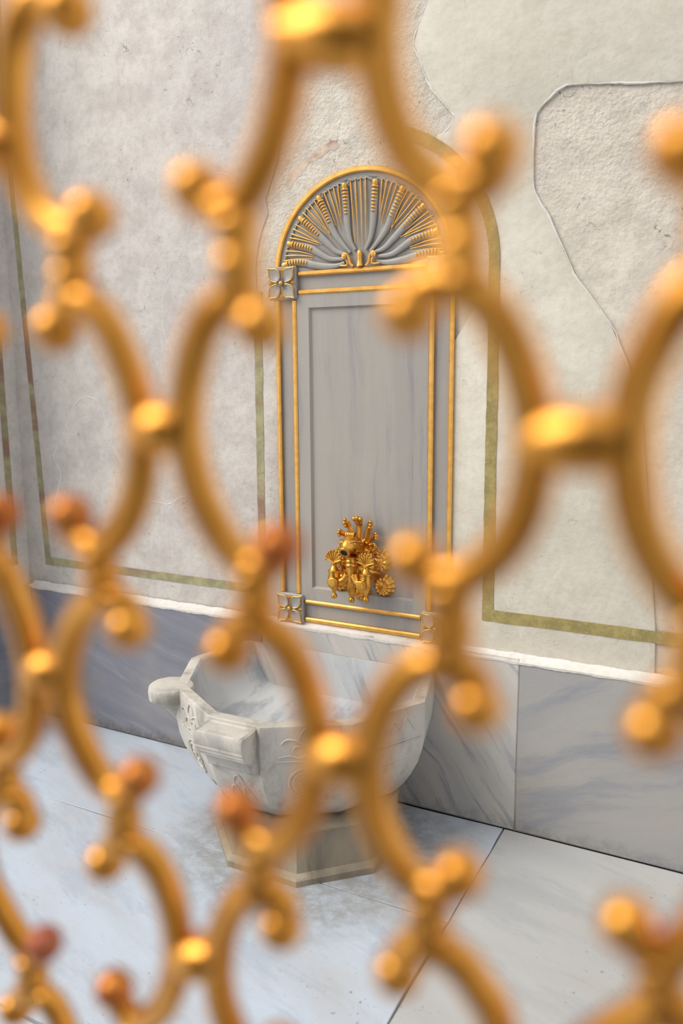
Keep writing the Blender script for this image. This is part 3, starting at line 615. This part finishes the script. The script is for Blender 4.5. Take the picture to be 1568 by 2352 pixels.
# central column
g = G(); lathe(g, [(0.014, 0.806), (0.0205, 0.802), (0.0205, 0.797), (0.0175, 0.795), (0.0205, 0.791), (0.0205, 0.785), (0.0180, 0.782), (0.0210, 0.778), (0.0210, 0.773), (0.0178, 0.770)][::-1], 24, (0, -0.068, 0)); tpart(g, 'column_rings')
g = G(); lathe(g, [(0.0105, 0.683), (0.0145, 0.692), (0.0165, 0.730), (0.0182, 0.771)], 48, (0, -0.068, 0), flute=12, depth=0.10); tpart(g, 'fluted_column')
g = G(); lathe(g, [(0.002, 0.6535), (0.007, 0.655), (0.0098, 0.661), (0.0092, 0.668), (0.0055, 0.672), (0.0085, 0.676), (0.0100, 0.6835)], 18, (0, -0.068, 0)); tpart(g, 'column_foot')
# the two taps either side
for s in (-1, 1):
    X, Yt = s * 0.055, -0.080
    g = G(); lathe(g, [(0.0060, 0.688), (0.0085, 0.694), (0.0160, 0.706), (0.0195, 0.720), (0.0190, 0.735), (0.0165, 0.742), (0.0168, 0.750)], 24, (X, Yt, 0)); tb = tpart(g, 'tap_body')
    g = G(); lathe(g, [(0.0165, 0.750), (0.0190, 0.7515), (0.0190, 0.756), (0.0140, 0.759), (0.0080, 0.769), (0.0065, 0.772), (0.0095, 0.7735), (0.0095, 0.777), (0.0050, 0.779)], 24, (X, Yt, 0)); tpart(g, 'tap_collar', 'gilt_tap', tb)
    g = G(); lathe(g, [(0.002, 0.6645), (0.007, 0.666), (0.0092, 0.671), (0.0088, 0.677), (0.0052, 0.681), (0.0052, 0.686), (0.0064, 0.690)], 16, (X, Yt, 0)); tpart(g, 'tap_foot', 'gilt_tap', tb)
    g = G(); lathe(g, [(0.015, 0.0), (0.0175, 0.002), (0.0175, 0.018), (0.0160, 0.021), (0.012, 0.0215)], 24, (X - s * 0.006, Yt - 0.006, 0.722), (0, -1, -0.05)); tpart(g, 'tap_boss', 'gilt_tap', tb)
    P = smooth_path([(s * 0.012, -0.072, 0.742), (s * 0.022, -0.078, 0.728), (s * 0.034, -0.082, 0.722), (s * 0.046, -0.083, 0.728), (s * 0.054, -0.082, 0.742)], 4)
    g = G(); tube(g, P, lambda t: 0.0155 - 0.004 * math.sin(t * math.pi), 16); tpart(g, 'tap_arm', 'gilt_tap', tb)
    # fan handle
    g = G(); nl = 8; V = [(X, Yt - 0.003, 0.777), (X, Yt + 0.003, 0.777)]; F = []
    for k in range(nl * 4 + 1):
        t = math.radians(-10 + 200 * k / (nl * 4)); r = 0.025 + 0.0015 * math.cos(k / 4 * 2 * math.pi)
        V += [(X + r * math.cos(t), Yt - 0.0035, 0.794 + r * 0.95 * math.sin(t)), (X + r * math.cos(t), Yt + 0.0035, 0.794 + r * 0.95 * math.sin(t))]
    m_ = nl * 4 + 1
    for k in range(m_ - 1):
        a = 2 + 2 * k; F += [(0, a, a + 2), (1, a + 3, a + 1), (a, a + 1, a + 3, a + 2)]
    F += [(0, 1, 3, 2), (1, 0, 2 + 2 * (m_ - 1), 3 + 2 * (m_ - 1))]
    g.add(V, F); fan = tpart(g, 'fan_handle', 'gilt_tap', tb)
    g = G()
    for k in range(nl + 1):
        t = math.radians(-10 + 200 * k / nl); e = Vector((X + 0.026 * math.cos(t), Yt - 0.0035, 0.794 + 0.0247 * math.sin(t)))
        ball(g, e, 0.0042, 8, 6); tube(g, [(X, Yt - 0.0035, 0.782), e], lambda t: 0.0010 + 0.0013 * t, 6)
    gg = g.build('fan_ribs', 'gilt_tap', tb, True, 1.0)

# ================================================================ basin
BX, BY, BR_, RIM = -0.080, -0.200, 0.415, 0.460
angs = (-76, -45, -12, 12, 45, 76)
corner = [(-0.345, 0.169), (-0.405, -0.06), (-0.290, -0.285), (-0.080, -0.412), (0.086, -0.412), (0.290, -0.285), (0.405, -0.06), (0.345, 0.169)]
PROF = [(0.145, 0.69), (0.151, 0.725), (0.168, 0.775), (0.198, 0.838), (0.234, 0.895), (0.275, 0.945), (0.320, 0.980), (0.370, 0.998), (0.420, 1.0), (0.450, 1.0), (0.4585, 0.996)]
def sc_at(z):
    for (z0, s0), (z1, s1) in zip(PROF[:-1], PROF[1:]):
        if z <= z1: return s0 + (s1 - s0) * max(0, (z - z0) / (z1 - z0))
    return 1.0
def perim(s, back, k=6):
    out = []
    for i in range(7):
        a, b = corner[i], corner[i + 1]
        for j in range(k):
            t = j / k; x, y = a[0] + (b[0] - a[0]) * t, a[1] + (b[1] - a[1]) * t
            # facets slightly hollow
            out.append((BX + s * x, min(back, BY + s * y)))
    out.append((BX + s * corner[7][0], min(back, BY + s * corner[7][1])))
    # keep both ends on the wall
    out[0] = (out[0][0], back); out[-1] = (out[-1][0], back)
    return out
rings = [(z, perim(s, -0.0315)) for z, s in PROF]
rings += [(0.461, perim(0.985, -0.0318)), (0.461, perim(0.915, -0.036)), (0.455, perim(0.900, -0.0362)), (0.42, perim(0.885, -0.0364)), (0.38, perim(0.855, -0.0366)), (0.345, perim(0.80, -0.0368)), (0.327, perim(0.735, -0.037)), (0.320, perim(0.66, -0.0372)), (0.318, perim(0.35, -0.0374))]
bs = empty('wash_basin', (BX, -0.25, 0.145), label='carved white marble basin with faceted sides under the gilded tap', category='basin')
def bpart(g, name, mat='basin', parent=bs, sharp=0.45, **p):
    o = g.build(name, mat, parent, True, sharp, **p)
    if parent is bs: o.location = (-BX, 0.25, -0.145)
    return o
V = []; F = []; nP = len(rings[0][1]); isplit = len(PROF) + 1
for z, pr in rings: V += [(x + random.uniform(-1, 1) * 0.0008, y, z + random.uniform(-1, 1) * 0.0006) for x, y in pr]
def skin(i0, i1):
    f = []
    for i in range(i0, i1):
        for k in range(nP):
            k2 = (k + 1) % nP; f.append((i * nP + k, i * nP + k2, (i + 1) * nP + k2, (i + 1) * nP + k))
    return f
F = skin(0, len(rings) - 1); F.append(tuple(range(nP))[::-1]); F.append(tuple((len(rings) - 1) * nP + k for k in range(nP)))
bowl = bpart(G().add(V, F), 'bowl')
bowl.data.materials.append(M['basin_in'])
for p in bowl.data.polygons:
    if min(p.vertices) >= (len(PROF) + 1) * nP: p.material_index = 1
# ear lug on the left corner
ea = math.radians(-49); dx, dy = math.sin(ea), -math.cos(ea)
V = []; F = []; N = 28
for z, r, off in ((0.30, 0.006, 0.368), (0.34, 0.016, 0.382), (0.375, 0.028, 0.394), (0.405, 0.044, 0.408), (0.418, 0.060, 0.414), (0.424, 0.0655, 0.416), (0.446, 0.0665, 0.416), (0.457, 0.0655, 0.416), (0.460, 0.062, 0.416), (0.4605, 0.02, 0.418)):
    for k in range(N):
        t = 2 * math.pi * k / N; j = 1 + 0.03 * math.sin(3 * t + 1) + random.uniform(-1, 1) * 0.012
        V.append((BX + dx * off + r * j * math.cos(t), BY + dy * off + r * j * math.sin(t), z + random.uniform(-1, 1) * 0.0008))
for i in range(9):
    for k in range(N): F.append((i * N + k, i * N + (k + 1) % N, (i + 1) * N + (k + 1) % N, (i + 1) * N + k))
F += [tuple(range(N))[::-1], tuple(9 * N + k for k in range(N))]
bpart(G().add(V, F), 'ear_lug', sharp=0.9)
# moulded ledge on the front facet
yf = BY + corner[3][1]
prof = [(-0.012, 0.455), (0.004, 0.455), (0.008, 0.452), (0.058, 0.449), (0.063, 0.4515), (0.069, 0.449), (0.0715, 0.442), (0.0700, 0.418), (0.0670, 0.412), (0.0675, 0.405), (0.0625, 0.402), (0.0630, 0.394), (0.0575, 0.391), (0.0570, 0.384), (0.050, 0.380), (0.030, 0.372), (0.015, 0.355), (0.006, 0.33), (-0.012, 0.32)]
V = []; F = []; n = len(prof); xs_ = [-0.076, -0.0745, -0.070, -0.066, -0.064, -0.03, 0.0, 0.03, 0.066, 0.070, 0.0745, 0.076]
for x in xs_:
    e = max(0, abs(x) - 0.072) / 0.004
    for o_, z in prof:
        lip = 0.003 if abs(abs(x) - 0.070) < 0.004 and z > 0.445 and o_ > 0.006 else 0
        V.append((BX + x + random.uniform(-1, 1) * 0.0005, yf - o_ * (1 - 0.02 * e), z + lip - 0.001 * e))
for i in range(len(xs_) - 1):
    for k in range(n - 1): F.append((i * n + k, i * n + k + 1, (i + 1) * n + k + 1, (i + 1) * n + k))
F += [tuple(range(n)), tuple((len(xs_) - 1) * n + k for k in range(n))[::-1]]
bpart(G().add(V, F), 'moulded_ledge', sharp=0.5)
# shallow carving on the facets
def on_facet(i, u, z, out=0.0):
    s = sc_at(z); a, b = corner[i], corner[i + 1]; t = (u + 1) / 2
    x, y = a[0] + (b[0] - a[0]) * t, a[1] + (b[1] - a[1]) * t
    nx, ny = (b[1] - a[1]), -(b[0] - a[0]); L = math.hypot(nx, ny)
    nrm = Vector((nx / L, ny / L, 0))
    if nrm.x * x + nrm.y * y < 0: nrm = -nrm
    return Vector((BX + s * x, BY + s * y, z)) + nrm * out
def carve(name, i, curves, r=0.0044, out=0.0008):
    g = G()
    for c in curves:
        P = smooth_path([on_facet(i, u, z, out) for u, z in c], 5)
        tube(g, P, lambda t: r * (0.55 + 0.45 * math.sin(math.pi * min(1, max(0, t)))), 7, 0.75)
    return bpart(g, name, sharp=1.2)
def circ(u0, z0, ru, rz, n=28, a0=0, a1=360): return [(u0 + ru * math.cos(math.radians(a0 + (a1 - a0) * k / n)), z0 + rz * math.sin(math.radians(a0 + (a1 - a0) * k / n))) for k in range(n + 1)]
def leaf_curls(u0, z0, ru, rz):
    out = []
    for a in range(0, 360, 60):
        t = math.radians(a); out.append([(u0 + ru * q * math.cos(t + q * 1.3), z0 + rz * q * math.sin(t + q * 1.3)) for q in (0.15, 0.4, 0.62, 0.8)])
    return out
for i, sg in ((4, 1), (2, 1)):       # facets beside the ledge
    w = 0.40 if i == 4 else 0.36
    carve('carved_medallion', i, [circ(-0.02, 0.292, w, 0.049), circ(-0.02, 0.292, w * 0.78, 0.038)] + leaf_curls(-0.02, 0.292, w * 0.66, 0.033))
    carve('carved_palmette', i, [[(-0.55, 0.412), (-0.42, 0.424), (-0.24, 0.422), (-0.10, 0.412), (0, 0.407)], [(0.55, 0.412), (0.42, 0.424), (0.24, 0.422), (0.10, 0.412), (0, 0.407)],
        [(-0.16, 0.420), (-0.12, 0.436), (0, 0.452), (0.12, 0.436), (0.16, 0.420)], [(-0.3, 0.386), (-0.26, 0.402), (-0.12, 0.404), (-0.02, 0.392)], [(0.3, 0.386), (0.26, 0.402), (0.12, 0.404), (0.02, 0.392)],
        [(-0.62, 0.374), (-0.36, 0.379), (-0.14, 0.372), (0, 0.380), (0.14, 0.372), (0.36, 0.379), (0.62, 0.374)], [(-0.68, 0.362), (0, 0.363), (0.68, 0.362)]], 0.0038)
    carve('carved_leaf', i, [[(-0.3, 0.205), (-0.34, 0.222), (-0.16, 0.236), (-0.06, 0.226), (-0.02, 0.205)], [(0.3, 0.205), (0.34, 0.222), (0.16, 0.236), (0.06, 0.226), (0.02, 0.205)], [(-0.12, 0.2), (0, 0.243), (0.12, 0.2)]], 0.0032)
carve('carved_leaf', 3, [[(-0.5, 0.215), (-0.42, 0.248), (-0.2, 0.268), (-0.1, 0.24), (-0.05, 0.21)], [(0.5, 0.215), (0.42, 0.248), (0.2, 0.268), (0.1, 0.24), (0.05, 0.21)], [(-0.3, 0.245), (-0.16, 0.29), (0, 0.305), (0.16, 0.29), (0.3, 0.245)], [(0, 0.205), (0.0, 0.28)]], 0.0036)
for i in (5, 1):
    s = 1 if i == 5 else -1
    carve('carved_groove_line', i, [[(-0.9, 0.367), (0, 0.367), (0.9, 0.367)], [(-0.9, 0.360), (0, 0.360), (0.9, 0.360)], [(-0.85, 0.300), (0, 0.298), (0.85, 0.300)]], 0.0036)
    carve('carved_scrollwork', i, [[(-0.8, 0.38), (-0.62, 0.42), (-0.42, 0.40), (-0.3, 0.43), (-0.1, 0.40)], [(-0.1, 0.385), (0.12, 0.43), (0.3, 0.40), (0.46, 0.43), (0.7, 0.39)], [(-0.5, 0.38), (-0.2, 0.385), (0.1, 0.41)], [(-0.5, 0.355), (-0.4, 0.335), (-0.2, 0.33), (-0.1, 0.345)]], 0.0036)

# octagonal pedestal
pd = empty('basin_pedestal', (-0.03, -0.30, 0.0), label='stained octagonal stone pedestal carrying the carved basin', category='pedestal')
def octa(levels):
    V = []; F = []; k = 4; n = 8 * k
    for z, r in levels:
        cs = [(r * math.cos(math.radians(22.5 + 45 * i)), r * math.sin(math.radians(22.5 + 45 * i))) for i in range(8)]
        for i in range(8):
            for j in range(k):
                t = j / k; x = cs[i][0] * (1 - t) + cs[(i + 1) % 8][0] * t; y = cs[i][1] * (1 - t) + cs[(i + 1) % 8][1] * t
                V.append((x + random.uniform(-1, 1) * 0.001, min(0.269, y), z))
    for i in range(len(levels) - 1):
        for q in range(n): F.append((i * n + q, i * n + (q + 1) % n, (i + 1) * n + (q + 1) % n, (i + 1) * n + q))
    F += [tuple(range(n))[::-1], tuple((len(levels) - 1) * n + q for q in range(n))]
    return G().add(V, F)
octa([(0.030, 0.272), (0.06, 0.268), (0.10, 0.266), (0.130, 0.268), (0.1445, 0.272)]).build('drum', 'pedestal', pd, True, 0.5)
octa([(0.0, 0.290), (0.018, 0.290), (0.025, 0.284), (0.031, 0.274)]).build('foot_moulding', 'pedestal', pd, True, 0.5)

# ================================================================ gilded grille near the camera
GO, E1, E2, GN = (Vector(v) for v in GFRAME)
gr = empty('window_grille', GO, label='gilded iron scrollwork grille out of focus in front of the fountain', category='grille')
def gp(u, v, w=0.0): return E1 * u + E2 * v + GN * w       # relative to the grille's origin; w > 0 towards the wall
RB = 0.0096
CAN = [(-0.013, 0.031), (-0.005, 0.020), (0.0095, 0.0173), (0.023, 0.030), (0.032, 0.049), (0.0372, 0.068), (0.0376, 0.088), (0.0325, 0.111), (0.021, 0.130), (0.006, 0.143), (-0.0065, 0.1435), (-0.016, 0.138), (-0.017, 0.130)]
def colu(c, r): return 0.0985 * c + 0.0015 * c * (c < 3) - 0.0035 * r * (r > 0)
def rowv(r): return 0.157 * r
def canon(c, r):
    s = 1 if (c + r) % 2 else -1
    return [(colu(c, r + 0.5) + s * a, rowv(r) + b) for a, b in CAN]
CELL = {'A': (1, -1), 'B': (2, -1), 'Cc': (3, -1), 'D': (1, 0), 'E': (2, 0), 'F': (3, 0), 'G': (4, 0), 'H': (4, 1), 'I': (2, 1), 'J': (3, 1), 'K': (0, 1), 'L': (0, 0), 'M': (1, 1), 'N': (0, 2), 'Oo': (0, 3), 'P': (1, 2), 'R': (2, 2), 'T': (3, 2), 'U': (4, 2), 'V': (4, -1)}
paths = {}
for k, c in CELL.items(): paths[c] = SCROLL[k]
paths[(2, -1)] = canon(2, -1)[:5] + SCROLL['B'][3:]
paths[(3, -1)] = canon(3, -1)[:5] + SCROLL['Cc'][3:]
paths[(0, 3)] = SCROLL['Oo'][:4] + canon(0, 3)[5:]
paths[(3, 2)] = SCROLL['T'][:6] + canon(3, 2)[6:]
paths[(4, 2)] = SCROLL['U'][:4] + canon(4, 2)[5:]
paths[(4, -1)] = canon(4, -1)[:9] + SCROLL['V'][-3:]
CN = (-3, 8); RN = (-2, 4)
for c in range(CN[0], CN[1] + 1):
    for r in range(RN[0], RN[1] + 1): paths.setdefault((c, r), canon(c, r))
RED = {(0, 0): 1, (1, 0): 1, (2, 0): 1, (2, 1): 1, (0, 2): 1, (1, 2): 1, (1, 1): 1}
for c, pts in sorted(paths.items()):
    P = smooth_path([gp(u, v) for u, v in pts], 5)
    g = G(); tube(g, P, lambda t: RB * (1 - 0.12 * abs(2 * t - 1) ** 3), 14, up=GN)
    o = g.build('scroll_bar', 'gilt_iron', gr, True, 1.2)
    for end in (0, -1):
        g = G(); ball(g, gp(*pts[end], -0.001), 0.0124, 18, 12)
        red = end == -1 and c in RED
        b_ = g.build('ball_tip', ('gilt_red' if c == (0, 2) else 'gilt_brown') if red else 'gilt_iron', o, True, 1.2)
        if red: b_['label'] = 'red-brown worn ball tip' if c != (0, 2) else 'red primed ball tip'
def spool(name, a, b, prof):
    A, B = gp(*a), gp(*b); d = B - A; L = d.length
    g = G(); lathe(g, [(r * 1.12, h * L) for r, h in prof], 18, A, d); return g.build(name, 'gilt_iron', gr, True, 1.2)
NP = [(0.0070, -0.06), (0.0105, 0.08), (0.0092, 0.22), (0.0084, 0.38), (0.0088, 0.46), (0.0100, 0.52), (0.0106, 0.58), (0.0100, 0.64), (0.0088, 0.70), (0.0092, 0.84), (0.0105, 0.95), (0.0070, 1.06)]
SP = [(0.0085, -0.10), (0.0100, 0.08), (0.0122, 0.28), (0.0128, 0.5), (0.0122, 0.72), (0.0100, 0.92), (0.0085, 1.10)]
for a, b in NECK: spool('neck_collar', a, b, NP)
for a, b in SIDE: spool('side_collar', a, b, SP)
havn = {(1, 0), (2, 0), (3, 0), (1, 1), (2, 1), (3, 1), (1, 2), (2, 2), (3, 2), (4, 2), (0, 3), (0, 2), (0, 1), (4, 1), (4, 0), (1, 3)}
havs = {(2, -1), (1, 0), (3, 0), (0, 1), (2, 1), (1, 2)}
for c in range(CN[0], CN[1] + 1):
    for r in range(RN[0], RN[1] + 2):
        if (c, r) not in havn and RN[0] < r <= RN[1]:
            spool('neck_collar', (colu(c, r), rowv(r) - 0.013), (colu(c, r), rowv(r) + 0.016), NP)
        if (c + r) % 2 and (c, r) not in havs and c < CN[1] and r <= RN[1]:
            a = paths[(c, r)]; b = paths[(c + 1, r)]
            ua = max(a, key=lambda q: q[0]); ub = min(b, key=lambda q: q[0]); v = (ua[1] + ub[1]) / 2
            spool('side_collar', (ua[0], v), (ub[0], v), SP)
# outer frame of the grille, its stiles standing on the floor
u0, u1, v0, v1 = colu(CN[0], 0) - 0.052, colu(CN[1], 0) + 0.05, rowv(RN[0]) + 0.008, rowv(RN[1] + 1) - 0.005
zb = (GO.z) / -E2.z
for u in (u0, u1): 
    g = G(); tube(g, [gp(u, v0 - 0.01), gp(u, (GO.z + E1.z * u) / -E2.z + 0.002)], 0.012, 12, up=GN); g.build('frame_stile', 'gilt_iron', gr, True, 0.8)
for v in (v0, v1):
    g = G(); tube(g, [gp(u0, v), gp(u1, v)], 0.010, 12, up=GN); g.build('frame_rail', 'gilt_iron', gr, True, 0.8)
